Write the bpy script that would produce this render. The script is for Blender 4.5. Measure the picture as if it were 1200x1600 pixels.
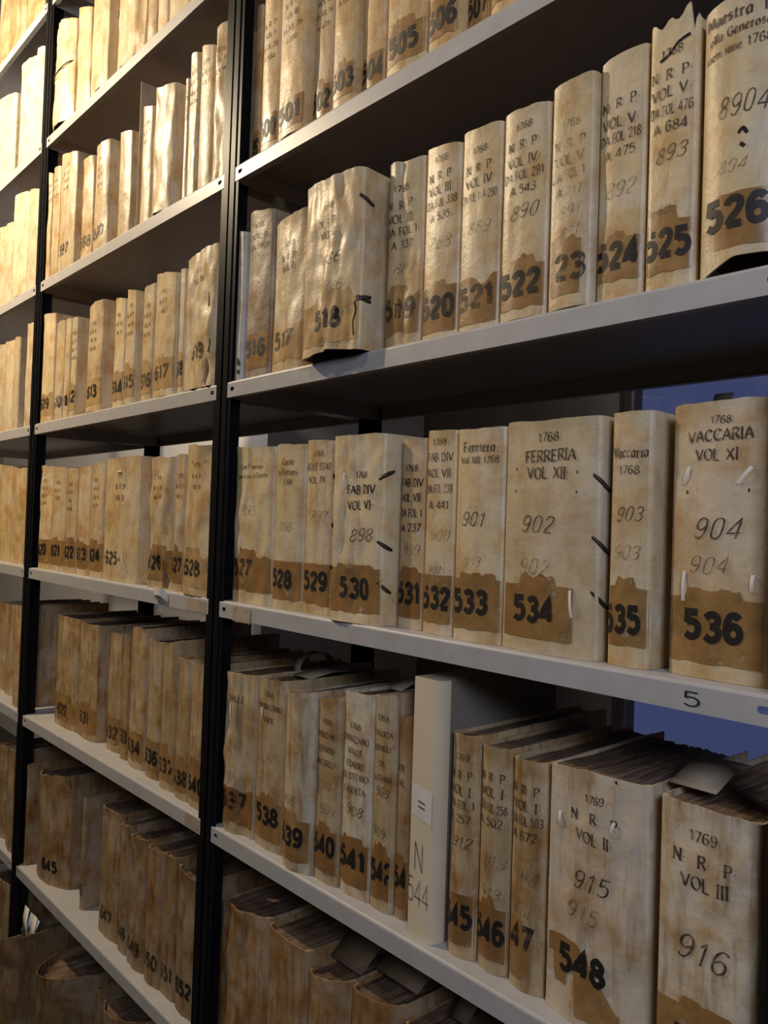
import bpy, math, random, bisect
from mathutils import Vector, Matrix, noise
for o in list(bpy.data.objects): bpy.data.objects.remove(o)
SC = bpy.context.scene
COL = SC.collection

# ------------------------------------------------------------ camera, light, exposure
cd = bpy.data.cameras.new('camera'); cam = bpy.data.objects.new('camera', cd); COL.objects.link(cam)
R_ = (0.66701919, 0.74431616, 0.03284607); U_ = (-0.00682483, -0.03798026, 0.99925518); W_ = (-0.74500928, 0.66674655, 0.02025373)
cam.matrix_world = Matrix(((R_[0], U_[0], -W_[0], 1.27144), (R_[1], U_[1], -W_[1], -0.73708), (R_[2], U_[2], -W_[2], 0.13957), (0, 0, 0, 1)))
cd.sensor_fit = 'VERTICAL'; cd.sensor_height = 36.0; cd.sensor_width = 27.0
cd.lens = 1254.07 / 1600 * 36.0
cd.clip_start = 0.02
SC.camera = cam
vs = SC.view_settings
vs.view_transform = 'Standard'; vs.look = 'None'; vs.exposure = 0.0; vs.gamma = 1.0; vs.use_curve_mapping = False
SC.display_settings.display_device = 'sRGB'
wd = bpy.data.worlds.new('dusk'); SC.world = wd; wd.use_nodes = True
wd.node_tree.nodes['Background'].inputs[0].default_value = (0.041, 0.055, 0.133, 1)   # even blue dusk beyond the window
wd.node_tree.nodes['Background'].inputs[1].default_value = 1.0

def light(name, kind, loc, energy, color, size=0.05, aim=None, size_y=None):
    d = bpy.data.lights.new(name, kind); d.energy = energy; d.color = color
    if kind == 'POINT': d.shadow_soft_size = size
    if kind == 'AREA':
        d.shape = 'RECTANGLE'; d.size = size; d.size_y = size_y or size
    o = bpy.data.objects.new(name, d); COL.objects.link(o); o.location = loc
    if aim: o.rotation_euler = (Vector(aim) - Vector(loc)).to_track_quat('-Z', 'Y').to_euler()
    return o
light('aisle_lamp', 'POINT', (-1.25, -0.76, 1.48), 125, (1.0, 0.80, 0.54), 0.035)
light('near_aisle_lamp', 'POINT', (0.60, -1.32, 1.92), 22, (1.0, 0.86, 0.68), 0.05)
light('rear_aisle_lamp', 'POINT', (-1.9, 0.75, 1.75), 70, (1.0, 0.92, 0.88), 0.06)
light('daylight', 'AREA', (2.4, -1.4, 1.0), 27, (0.68, 0.76, 1.0), 0.7, (0.6, 0.0, 0.0), 0.6)

# ------------------------------------------------------------ materials
def newmat(name):
    m = bpy.data.materials.new(name); m.use_nodes = True
    nt = m.node_tree; b = nt.nodes['Principled BSDF']
    return m, nt, b
def N(nt, t, **kw):
    n = nt.nodes.new(t)
    for k, v in kw.items():
        if k in ('operation', 'blend_type', 'data_type', 'noise_dimensions', 'feature'): setattr(n, k, v)
        else: n.inputs[k].default_value = v
    return n
def ramp(nt, fac, a, b, ca=(0, 0, 0, 1), cb=(1, 1, 1, 1)):
    r = nt.nodes.new('ShaderNodeValToRGB')
    r.color_ramp.elements[0].position = a; r.color_ramp.elements[1].position = b
    r.color_ramp.elements[0].color = ca; r.color_ramp.elements[1].color = cb
    nt.links.new(fac, r.inputs[0]); return r.outputs[0]
def mixc(nt, fac, a, b, mode='MIX'):
    m = nt.nodes.new('ShaderNodeMix'); m.data_type = 'RGBA'; m.blend_type = mode
    for s, v in ((0, fac), (6, a), (7, b)):
        if hasattr(v, 'links') or hasattr(v, 'is_linked'): nt.links.new(v, m.inputs[s])
        else: m.inputs[s].default_value = v
    return m.outputs[2]
def math_(nt, op, a, b=0.0):
    m = nt.nodes.new('ShaderNodeMath'); m.operation = op
    for i, v in enumerate((a, b)):
        if hasattr(v, 'is_linked'): nt.links.new(v, m.inputs[i])
        else: m.inputs[i].default_value = v
    return m.outputs[0]
def coords(nt, scale=(1, 1, 1)):
    tc = nt.nodes.new('ShaderNodeTexCoord'); oi = nt.nodes.new('ShaderNodeObjectInfo')
    k = math_(nt, 'MULTIPLY', oi.outputs['Random'], 40.0)
    mp = nt.nodes.new('ShaderNodeMapping'); mp.inputs['Scale'].default_value = scale
    nt.links.new(tc.outputs['Object'], mp.inputs['Vector'])
    cx = nt.nodes.new('ShaderNodeCombineXYZ'); nt.links.new(k, cx.inputs[0]); nt.links.new(k, cx.inputs[2])
    nt.links.new(cx.outputs[0], mp.inputs['Location'])
    return mp.outputs[0], oi
def noise_(nt, vec, scale, detail=4, rough=0.55):
    n = nt.nodes.new('ShaderNodeTexNoise'); n.inputs['Scale'].default_value = scale
    n.inputs['Detail'].default_value = detail; n.inputs['Roughness'].default_value = rough
    nt.links.new(vec, n.inputs['Vector']); return n.outputs['Fac']
def bump(nt, b, h, strength, dist):
    bp = nt.nodes.new('ShaderNodeBump'); bp.inputs['Strength'].default_value = strength; bp.inputs['Distance'].default_value = dist
    nt.links.new(h, bp.inputs['Height']); nt.links.new(bp.outputs[0], b.inputs['Normal'])

# vellum: base colour and dirtiness (alpha) come from each object's own colour
VELLUM, nt, b = newmat('vellum')
v, oi = coords(nt); vst, _ = coords(nt, (9, 9, 1.2))
big = noise_(nt, v, 17, 6, 0.62); fine = noise_(nt, v, 90, 4, 0.7); streak = noise_(nt, vst, 9, 4, 0.6); patch = noise_(nt, v, 11, 3, 0.5); speck = noise_(nt, v, 42, 5, 0.75)
al = oi.outputs['Alpha']
c = oi.outputs['Color']
c = mixc(nt, math_(nt, 'MULTIPLY', ramp(nt, patch, 0.46, 0.60), math_(nt, 'SUBTRACT', 0.62, math_(nt, 'MULTIPLY', al, 0.5))), c, (0.61, 0.535, 0.42, 1))
c = mixc(nt, math_(nt, 'MULTIPLY', ramp(nt, big, 0.47, 0.66), math_(nt, 'ADD', math_(nt, 'MULTIPLY', al, 0.45), 0.48)), c, (0.68, 0.44, 0.17, 1), 'MULTIPLY')
c = mixc(nt, math_(nt, 'MULTIPLY', ramp(nt, streak, 0.5, 0.72), math_(nt, 'MULTIPLY', al, 1.0)), c, (0.42, 0.27, 0.13, 1), 'MULTIPLY')
c = mixc(nt, math_(nt, 'MULTIPLY', ramp(nt, speck, 0.62, 0.74), math_(nt, 'ADD', math_(nt, 'MULTIPLY', al, 0.5), 0.12)), c, (0.12, 0.075, 0.035, 1))
c = mixc(nt, 0.3, c, ramp(nt, fine, 0.3, 0.75, (0.72, 0.70, 0.66, 1), (1.12, 1.1, 1.05, 1)), 'MULTIPLY')
nt.links.new(c, b.inputs['Base Color']); b.inputs['Roughness'].default_value = 0.42; b.inputs['Specular IOR Level'].default_value = 0.35
bh = math_(nt, 'ADD', math_(nt, 'MULTIPLY', big, 1.0), math_(nt, 'MULTIPLY', speck, 0.25))
bump(nt, b, bh, 0.55, 0.004)

def tape_mat(name, c0, c1):
    m, nt, b = newmat(name); v, oi = coords(nt)
    n = noise_(nt, v, 30, 5, 0.65); n2 = noise_(nt, v, 8, 3)
    c = ramp(nt, n, 0.3, 0.72, c0, c1)
    c = mixc(nt, ramp(nt, n2, 0.45, 0.7), c, (c0[0] * 1.5, c0[1] * 1.5, c0[2] * 1.5, 1))
    nt.links.new(c, b.inputs['Base Color']); b.inputs['Roughness'].default_value = 0.36
    n3 = noise_(nt, v, 34, 6, 0.7)                      # worn through to the vellum in places
    nt.links.new(math_(nt, 'SUBTRACT', 1.0, math_(nt, 'MULTIPLY', ramp(nt, n3, 0.56, 0.66), 0.7)), b.inputs['Alpha'])
    bump(nt, b, n, 0.4, 0.002); return m
TAPE = tape_mat('aged_tape_brown', (0.19, 0.098, 0.031, 1), (0.39, 0.23, 0.085, 1))
TAPE_L = tape_mat('aged_tape_light', (0.36, 0.22, 0.085, 1), (0.50, 0.33, 0.15, 1))
TAPE_D = tape_mat('aged_tape_dark', (0.17, 0.08, 0.025, 1), (0.32, 0.17, 0.055, 1))

def ink(name, col, a0, a1, amount):
    m, nt, b = newmat(name); v, oi = coords(nt)
    b.inputs['Base Color'].default_value = col; b.inputs['Roughness'].default_value = 0.6
    n = noise_(nt, v, 130, 4, 0.7)
    f = math_(nt, 'SUBTRACT', 1.0, math_(nt, 'MULTIPLY', ramp(nt, n, a0, a1), amount))
    nt.links.new(f, b.inputs['Alpha']); return m
INK_STAMP = ink('stamp_ink', (0.010, 0.007, 0.006, 1), 0.60, 0.78, 0.6)
INK_WORN = ink('worn_stamp_ink', (0.022, 0.014, 0.009, 1), 0.40, 0.62, 0.75)
INK_PEN = ink('brown_pen_ink', (0.055, 0.032, 0.017, 1), 0.42, 0.7, 0.65)
INK_FAINT = ink('faded_pen_ink', (0.12, 0.075, 0.04, 1), 0.28, 0.62, 0.85)
INK_MARK = ink('marker_ink', (0.008, 0.008, 0.009, 1), 0.7, 0.9, 0.3)

PAGES, nt, b = newmat('page_edges')
vs_, oi = coords(nt, (1, 0.04, 0.25)); v, _ = coords(nt)
st = noise_(nt, vs_, 420, 3, 0.6); bg = noise_(nt, v, 16, 5, 0.6)
c = ramp(nt, st, 0.34, 0.68, (0.075, 0.042, 0.022, 1), (0.27, 0.18, 0.11, 1))
c = mixc(nt, ramp(nt, bg, 0.4, 0.68), c, (0.45, 0.33, 0.22, 1), 'MULTIPLY')
nt.links.new(c, b.inputs['Base Color']); b.inputs['Roughness'].default_value = 0.85
bump(nt, b, st, 0.7, 0.003)

def plain(name, col, rough=0.6, var=0.12, nscale=18, bmp=0.0, spec=0.4, metal=0.0):
    m, nt, b = newmat(name); v, oi = coords(nt)
    n = noise_(nt, v, nscale, 5, 0.6)
    lo = tuple(x * (1 - var) for x in col[:3]) + (1,); hi = tuple(min(1, x * (1 + var)) for x in col[:3]) + (1,)
    nt.links.new(ramp(nt, n, 0.3, 0.7, lo, hi), b.inputs['Base Color'])
    b.inputs['Roughness'].default_value = rough; b.inputs['Specular IOR Level'].default_value = spec; b.inputs['Metallic'].default_value = metal
    if bmp: bump(nt, b, n, bmp, 0.002)
    return m
STEEL = plain('grey_painted_steel', (0.40, 0.385, 0.37), 0.42, 0.07, 30, 0.08)
BLACK = plain('black_painted_steel', (0.008, 0.008, 0.009), 0.42, 0.25, 40, 0.05, 0.08)
PAPER = plain('white_paper', (0.66, 0.62, 0.54), 0.75, 0.1, 20, 0.2)
PAPER_B = plain('bluish_paper', (0.42, 0.48, 0.60), 0.75, 0.12, 20, 0.2)
BROWNPAPER = plain('brown_paper', (0.17, 0.115, 0.065), 0.85, 0.3, 25, 0.4)
OLDPAPER = plain('old_paper', (0.36, 0.28, 0.19), 0.8, 0.2, 25, 0.3)
CREAM = plain('cream_board', (0.66, 0.55, 0.37), 0.5, 0.07, 12, 0.05)
LEATHER = plain('dark_leather', (0.035, 0.024, 0.018), 0.5, 0.4, 60, 0.4)
CORD = plain('dark_cord', (0.06, 0.04, 0.025), 0.8, 0.3, 80)
HOLE = plain('dark_gap', (0.012, 0.008, 0.006), 0.9, 0.2)
WALLM = plain('pale_plaster', (0.60, 0.585, 0.57), 0.8, 0.05, 6, 0.15)
WALLD = plain('dull_plaster', (0.12, 0.10, 0.085), 0.85, 0.1, 6, 0.15)
WALLF = plain('dark_wall', (0.028, 0.024, 0.02), 0.85, 0.1, 6)
FLOORM = plain('dark_floor', (0.03, 0.026, 0.022), 0.5, 0.2, 5)
FRAMEM = plain('window_frame_paint', (0.10, 0.08, 0.07), 0.5, 0.1)
CLOTH, nt, b = newmat('woven_cloth')
v, oi = coords(nt)
w1 = nt.nodes.new('ShaderNodeTexWave'); w1.bands_direction = 'Y'; w1.inputs['Scale'].default_value = 120; w1.inputs['Distortion'].default_value = 1.5; nt.links.new(v, w1.inputs[0])
w2 = nt.nodes.new('ShaderNodeTexWave'); w2.bands_direction = 'Z'; w2.inputs['Scale'].default_value = 120; w2.inputs['Distortion'].default_value = 1.5; nt.links.new(v, w2.inputs[0])
ww = math_(nt, 'MULTIPLY', w1.outputs['Fac'], w2.outputs['Fac'])
nt.links.new(ramp(nt, ww, 0.0, 0.8, (0.16, 0.13, 0.10, 1), (0.36, 0.31, 0.25, 1)), b.inputs['Base Color']); b.inputs['Roughness'].default_value = 0.85
bump(nt, b, ww, 0.5, 0.001)
GLASS, nt, b = newmat('window_glass')
tr = nt.nodes.new('ShaderNodeBsdfTransparent'); gl = nt.nodes.new('ShaderNodeBsdfGlossy'); gl.inputs['Roughness'].default_value = 0.02
mx = nt.nodes.new('ShaderNodeMixShader'); mx.inputs[0].default_value = 0.04
nt.links.new(tr.outputs[0], mx.inputs[1]); nt.links.new(gl.outputs[0], mx.inputs[2])
nt.links.new(mx.outputs[0], nt.nodes['Material Output'].inputs['Surface'])

# ------------------------------------------------------------ mesh helpers
class MB:
    def __init__(s): s.v = []; s.f = []
    def quad(s, a, b, c, d):
        n = len(s.v); s.v += [a, b, c, d]; s.f.append((n, n + 1, n + 2, n + 3))
    def box(s, x0, x1, y0, y1, z0, z1):
        n = len(s.v)
        s.v += [(x0, y0, z0), (x1, y0, z0), (x1, y1, z0), (x0, y1, z0), (x0, y0, z1), (x1, y0, z1), (x1, y1, z1), (x0, y1, z1)]
        s.f += [tuple(n + i for i in q) for q in ((0, 3, 2, 1), (4, 5, 6, 7), (0, 1, 5, 4), (1, 2, 6, 5), (2, 3, 7, 6), (3, 0, 4, 7))]
    def grid(s, P):                                   # P[i][j] -> point
        n = len(s.v); a = len(P); c = len(P[0])
        for r in P: s.v += r
        for i in range(a - 1):
            for j in range(c - 1):
                s.f.append((n + i * c + j, n + (i + 1) * c + j, n + (i + 1) * c + j + 1, n + i * c + j + 1))
        return n
    def tube(s, pts, r, k=6):
        rings = []
        for i, p in enumerate(pts):
            d = (Vector(pts[min(i + 1, len(pts) - 1)]) - Vector(pts[max(i - 1, 0)])).normalized()
            a = d.orthogonal().normalized(); bb = d.cross(a)
            rings.append([tuple(Vector(p) + r * (math.cos(t * 2 * math.pi / k) * a + math.sin(t * 2 * math.pi / k) * bb)) for t in range(k + 1)])
        s.grid(rings)
    def build(s, name, mat, parent=None, smooth=True, angle=40, loc=None):
        me = bpy.data.meshes.new(name); me.from_pydata(s.v, [], s.f); me.update()
        me.materials.append(mat)
        if smooth:
            me.shade_smooth(); me.set_sharp_from_angle(angle=math.radians(angle))
        o = bpy.data.objects.new(name, me); COL.objects.link(o)
        if parent: o.parent = parent
        if loc: o.location = loc
        return o
def bevel(o, w=0.002, seg=2):
    m = o.modifiers.new('bevel', 'BEVEL'); m.width = w; m.segments = seg; m.limit_method = 'ANGLE'; return o
def empty(name, loc, label, cat, group=None):
    o = bpy.data.objects.new(name, None); COL.objects.link(o); o.location = loc; o.empty_display_size = 0.05
    o['label'] = label; o['category'] = cat
    if group: o['group'] = group
    return o
def struct(name, mb, mat):
    o = mb.build(name, mat, smooth=False); o['kind'] = 'structure'; o['label'] = name.replace('_', ' '); return o

# ------------------------------------------------------------ lettering: a little stroke alphabet, drawn with a nib
def _cr(p, n=5):
    out = []
    for i in range(len(p) - 1):
        a = p[max(i - 1, 0)]; b = p[i]; c = p[i + 1]; d = p[min(i + 2, len(p) - 1)]
        if i == 0 and p[0] == p[-1]: a = p[-2]
        if i == len(p) - 2 and p[0] == p[-1]: d = p[1]
        for k in range(n):
            t = k / n
            out.append(tuple(0.5 * (2 * b[q] + (c[q] - a[q]) * t + (2 * a[q] - 5 * b[q] + 4 * c[q] - d[q]) * t * t + (3 * b[q] - a[q] - 3 * c[q] + d[q]) * t ** 3) for q in (0, 1)))
    out.append(p[-1]); return out
def _ln(p, step=0.2):
    out = [p[0]]
    for a, b in zip(p, p[1:]):
        n = max(1, int(math.hypot(b[0] - a[0], b[1] - a[1]) / step))
        out += [(a[0] + (b[0] - a[0]) * k / n, a[1] + (b[1] - a[1]) * k / n) for k in range(1, n + 1)]
    return out
L = lambda *p: ('l', list(p)); K = lambda *p: ('c', list(p))
_six = [(.5, .86), (.38, .98), (.2, .95), (.07, .7), (.05, .35), (.12, .08), (.3, 0), (.48, .1), (.53, .32), (.45, .52), (.28, .58), (.1, .45)]
_o = [(.33, 1), (.1, .85), (.02, .5), (.1, .15), (.33, 0), (.56, .15), (.64, .5), (.56, .85), (.33, 1)]
GL = {
 '0': (.58, [K((.29, 1), (.1, .88), (.05, .5), (.1, .12), (.29, 0), (.48, .12), (.53, .5), (.48, .88), (.29, 1))]),
 '1': (.40, [L((.04, .78), (.24, 1), (.24, 0))]),
 '2': (.58, [K((.05, .76), (.12, .93), (.3, 1), (.48, .92), (.52, .74), (.42, .5), (.2, .25), (.05, .02)), L((.05, .02), (.55, .02))]),
 '3': (.58, [K((.05, .85), (.2, .98), (.38, .98), (.5, .85), (.48, .65), (.35, .55), (.22, .53)), K((.22, .53), (.4, .5), (.53, .38), (.53, .2), (.42, .04), (.22, .01), (.04, .14))]),
 '4': (.60, [L((.44, 0), (.44, 1), (.0, .27), (.6, .27))]),
 '5': (.58, [L((.5, .98), (.1, .98), (.08, .55)), K((.08, .55), (.25, .63), (.43, .58), (.53, .4), (.5, .15), (.35, .02), (.18, .02), (.04, .13))]),
 '6': (.58, [K(*_six)]),
 '7': (.55, [L((.03, .98), (.52, .98), (.4, .6), (.2, 0))]),
 '8': (.58, [K((.29, .54), (.12, .64), (.1, .85), (.29, 1), (.48, .85), (.46, .64), (.29, .54), (.08, .4), (.05, .18), (.29, 0), (.53, .18), (.5, .4), (.29, .54))]),
 '9': (.58, [K(*[(.58 - x, 1 - y) for x, y in _six])]),
 'A': (.66, [L((.0, 0), (.33, 1), (.66, 0)), L((.12, .36), (.54, .36))]),
 'B': (.56, [L((.06, 0), (.06, 1)), K((.06, 1), (.4, .97), (.46, .75), (.34, .55), (.06, .53)), K((.06, .53), (.42, .5), (.53, .26), (.4, .03), (.06, 0))]),
 'C': (.62, [K((.58, .8), (.4, .99), (.15, .88), (.02, .5), (.15, .12), (.4, .01), (.6, .18))]),
 'D': (.64, [L((.06, 0), (.06, 1)), K((.06, 1), (.42, .95), (.62, .5), (.42, .05), (.06, 0))]),
 'E': (.52, [L((.06, 0), (.06, 1)), L((.06, 1), (.5, 1)), L((.06, .53), (.4, .53)), L((.06, 0), (.52, 0))]),
 'F': (.50, [L((.06, 0), (.06, 1)), L((.06, 1), (.5, 1)), L((.06, .53), (.4, .53))]),
 'G': (.64, [K((.58, .8), (.4, .99), (.15, .88), (.02, .5), (.15, .12), (.4, .01), (.58, .1)), L((.4, .42), (.6, .42), (.6, .05))]),
 'I': (.16, [L((.08, 0), (.08, 1)), L((0, 1), (.16, 1)), L((0, 0), (.16, 0))]),
 'L': (.48, [L((.06, 1), (.06, 0)), L((.06, 0), (.48, 0))]),
 'M': (.76, [L((.04, 0), (.1, 1), (.38, .15), (.66, 1), (.72, 0))]),
 'N': (.66, [L((.06, 0), (.06, 1)), L((.06, 1), (.6, 0)), L((.6, 0), (.6, 1))]),
 'O': (.66, [K(*_o)]),
 'P': (.54, [L((.06, 0), (.06, 1)), K((.06, 1), (.42, .97), (.5, .74), (.4, .5), (.06, .46))]),
 'R': (.58, [L((.06, 0), (.06, 1)), K((.06, 1), (.42, .97), (.5, .76), (.38, .55), (.06, .5)), L((.26, .5), (.58, 0))]),
 'S': (.52, [K((.46, .84), (.3, .99), (.1, .92), (.06, .72), (.2, .56), (.4, .42), (.48, .22), (.36, .03), (.16, .01), (.02, .16))]),
 'T': (.60, [L((.3, 0), (.3, 1)), L((0, .94), (.02, 1), (.58, 1), (.6, .94))]),
 'U': (.62, [K((.06, 1), (.06, .3), (.2, .03), (.42, .03), (.56, .3), (.56, 1))]),
 'V': (.64, [L((.0, 1), (.32, 0), (.64, 1))]),
 'X': (.62, [L((.04, 1), (.6, 0)), L((.58, 1), (.02, 0))]),
 'Z': (.56, [L((.04, 1), (.54, 1), (.04, 0), (.56, 0))]),
 '.': (.22, [L((.07, .45), (.15, .45))]), '-': (.34, [L((.05, .45), (.29, .45))]), ' ': (.34, []),
 "'": (.14, [L((.1, 1.02), (.04, .82))]), '=': (.5, [L((.03, .66), (.47, .72)), L((.03, .28), (.47, .34))]),
 'a': (.46, [K((.4, .58), (.22, .64), (.05, .42), (.06, .1), (.2, .0), (.38, .25), (.4, .6)), K((.4, .6), (.38, .12), (.46, .02))]),
 'c': (.40, [K((.36, .54), (.2, .63), (.05, .4), (.07, .08), (.22, 0), (.38, .12))]),
 'e': (.42, [K((.06, .3), (.3, .36), (.36, .52), (.22, .63), (.06, .42), (.07, .1), (.22, 0), (.4, .12))]),
 'i': (.20, [L((.1, .6), (.1, 0)), L((.09, .84), (.11, .88))]), 'l': (.2, [L((.1, 1), (.1, 0))]),
 'n': (.46, [L((.06, .6), (.06, 0)), K((.06, .4), (.22, .62), (.38, .55), (.4, 0))]),
 'o': (.44, [K((.22, .62), (.05, .45), (.05, .15), (.22, 0), (.39, .15), (.39, .45), (.22, .62))]),
 'r': (.34, [L((.08, .62), (.08, 0)), K((.08, .38), (.2, .6), (.34, .58))]),
 's': (.36, [K((.32, .54), (.18, .62), (.06, .5), (.18, .33), (.32, .18), (.2, .01), (.03, .1))]),
 't': (.32, [L((.14, .9), (.14, .1), (.3, .04)), L((.0, .62), (.3, .62))]),
}
def ribbon(mb, pts, wf, f):
    n = len(pts); lft = []; rgt = []
    for i in range(n):
        a = pts[max(i - 1, 0)]; c = pts[min(i + 1, n - 1)]
        if i == 0 and pts[0] == pts[-1]: a = pts[-2]
        if i == n - 1 and pts[0] == pts[-1]: c = pts[1]
        dx, dy = c[0] - a[0], c[1] - a[1]; l = math.hypot(dx, dy) or 1e-6; dx /= l; dy /= l
        k = 1.0
        if 0 < i < n - 1:
            e = (pts[i][0] - a[0], pts[i][1] - a[1]); le = math.hypot(*e) or 1e-6
            k = 1 / max(0.6, abs((e[0] * dx + e[1] * dy) / le))
        w = wf(dx, dy) * k / 2
        lft.append((pts[i][0] - dy * w, pts[i][1] + dx * w)); rgt.append((pts[i][0] + dy * w, pts[i][1] - dx * w))
    for i in range(n - 1):
        q = [f(*p) for p in (lft[i], rgt[i], rgt[i + 1], lft[i + 1])]
        if all(q): mb.quad(*q)
def write(mb, text, u0, v0, h, surf, style='roman', width=None, slope=0.0, jit=0.0, rnd=random):
    """draw text from (u0,v0) along u; surf(u,v) gives the point on the thing (or None off its face)"""
    sx = 1.0; gap = 0.14; slant = 0.0
    if style == 'stamp': nib = lambda dx, dy: 0.228; gap = 0.10; sx = 0.92
    elif style == 'cursive': nib = lambda dx, dy: 0.035 + 0.075 * abs(dy * 0.9 + dx * 0.35); slant = 0.28; gap = 0.2
    elif style == 'pen': nib = lambda dx, dy: 0.055
    elif style == 'marker': nib = lambda dx, dy: 0.085
    else: nib = lambda dx, dy: 0.055 + 0.125 * abs(dy * 0.93 - dx * 0.36)
    tot = sum(GL.get(ch, GL[' '])[0] + gap for ch in text) - gap
    if width is not None: sx = width / (tot * h)
    x = 0.0
    for ch in text:
        wd_, strokes = GL.get(ch, GL[' ']); dv = (rnd.random() - .5) * jit
        for kind, pts in strokes:
            pp = _cr(pts) if kind == 'c' else _ln(pts)
            if style == 'stamp': pp = [(a * 0.88 + 0.04, 0.1 + b_ * 0.8) for a, b_ in pp]
            def f(a, b_, x=x, dv=dv):
                uu = u0 + (x + a + slant * b_) * h * sx
                return surf(uu, v0 + (b_ + dv) * h + slope * (uu - u0))
            ribbon(mb, pp, nib, f)
            if style == 'roman' and kind == 'l' and len(pts) == 2 and abs(pts[0][0] - pts[1][0]) < 0.02:
                for (ax, ay) in pts: ribbon(mb, [(ax - .12, ay), (ax + .12, ay)], lambda dx, dy: 0.06, f)
        x += wd_ + gap
    return tot * h * sx

# ------------------------------------------------------------ the room
ZS = {-1: 1.571, 0: 1.1758, 1: 0.7800, 2: 0.3915, 3: 0.0025, 4: -0.3929, 5: -0.7938, 6: -1.192}
FLOOR = -1.36
m = MB(); m.box(-5.0, 2.9, -1.8, 3.2, FLOOR - 0.1, FLOOR); struct('floor', m, FLOORM)
m = MB(); m.box(-5.0, 2.9, -1.8, 3.2, 2.45, 2.55); struct('ceiling', m, WALLF)
m = MB(); m.box(-5.1, 3.0, -1.9, -1.8, FLOOR, 2.45); struct('wall_front', m, WALLF)
m = MB(); m.box(-5.1, -5.0, -1.8, 3.2, FLOOR, 2.45); struct('wall_left', m, WALLD)
m = MB(); m.box(2.9, 3.0, -1.8, 3.2, FLOOR, 2.45); struct('wall_right', m, WALLD)
m = MB(); m.box(-5.0, -1.515, 1.1, 2.0, FLOOR, 2.45); struct('wall_rear_pale', m, WALLM)       # the wall steps back beside the pale part
wx0, wx1, wz0, wz1 = -0.44, 1.05, -0.75, 1.25
m = MB()
m.box(-5.0, wx0, 2.0, 2.15, FLOOR, 2.45); m.box(wx1, 2.9, 2.0, 2.15, FLOOR, 2.45)
m.box(wx0, wx1, 2.0, 2.15, FLOOR, wz0); m.box(wx0, wx1, 2.0, 2.15, wz1, 2.45)
struct('wall_rear', m, WALLD)
m = MB(); g = 0.045
m.box(wx0, wx0 + g, 2.03, 2.09, wz0, wz1); m.box(wx1 - g, wx1, 2.03, 2.09, wz0, wz1)
m.box(wx0, wx1, 2.03, 2.09, wz0, wz0 + g); m.box(wx0, wx1, 2.03, 2.09, wz1 - g, wz1)
wf = struct('window_1', m, FRAMEM); wf['label'] = 'dark window frame in the rear wall with blue dusk behind'
m = MB(); m.box(wx0 + g, wx1 - g, 2.058, 2.062, wz0 + g, wz1 - g)
m.build('window_pane', GLASS, wf, smooth=False)

# ------------------------------------------------------------ steel shelving, one unit per bay
DEPTH = 0.362; FL = 0.029; E = 0.0188
def flange(mb, x0, x1, y, z1, holes, h=FL, lip=0.004):
    """front flange with real slots; top corner rounded back by lip"""
    zt = z1 - lip; zb = z1 - h; xs = x0
    for hx in holes:
        a, b_ = hx - 0.014, hx + 0.014
        mb.quad((xs, y, zb), (a, y, zb), (a, y, zt), (xs, y, zt))
        hz = z1 - h * 0.5; n = 16; out = []; inn = []
        for k in range(n):
            t = 2 * math.pi * (k + .5) / n; c, s_ = math.cos(t), math.sin(t)
            q = max(abs(c) / 0.014, abs(s_) / (h * 0.5 - lip))
            out.append((hx + c / q, y, min(zt, max(zb, hz + s_ / max(abs(c) / 0.014, abs(s_) / (h * 0.5))))))
            inn.append((hx + 0.0028 * (1 if c > 0 else -1) + 0.0037 * c, y, hz + 0.0037 * s_))
        # snap outer ring corners so the plate stays closed
        cs = [(a, zb), (a, zt), (b_, zb), (b_, zt)]
        for (cx, cz) in cs:
            i = min(range(n), key=lambda i: (out[i][0] - cx) ** 2 + (out[i][2] - cz) ** 2); out[i] = (cx, y, cz)
        for k in range(n):
            kk = (k + 1) % n
            mb.quad(out[k], inn[k], inn[kk], out[kk])
            mb.quad(inn[k], (inn[k][0], y + .0012, inn[k][2]), (inn[kk][0], y + .0012, inn[kk][2]), inn[kk])
        xs = b_
    mb.quad((xs, y, zb), (x1, y, zb), (x1, y, zt), (xs, y, zt))
def make_shelf(x0, x1, z, parent):
    m = MB(); a, b_ = x0 + E, x1 - E
    flange(m, a, b_, 0.0, z, (a + 0.016, b_ - 0.016))
    prof = [(0.0, z - .004), (0.0008, z - .002), (0.002, z - .0006), (0.004, z), (DEPTH - .002, z), (DEPTH, z - .002), (DEPTH, z - FL), (DEPTH - .012, z - FL), (DEPTH - .012, z - FL + .001),
            (DEPTH - .0012, z - FL + .001), (DEPTH - .0012, z - .0014), (0.0014, z - .0014)]
    m.grid([[(a, p[0], p[1]), (b_, p[0], p[1])] for p in prof])
    m.quad((a, 0, z - FL), (a, .012, z - FL), (b_, .012, z - FL), (b_, 0, z - FL))                # return lip under the front edge
    m.quad((a, .012, z - FL), (a, .012, z - FL + .001), (b_, .012, z - FL + .001), (b_, .012, z - FL))
    for xx in (a, b_): m.box(xx - .0006, xx + .0006, 0.002, DEPTH - .002, z - FL, z - .0015)
    o = m.build('shelf', STEEL, parent, angle=50); return o
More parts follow.
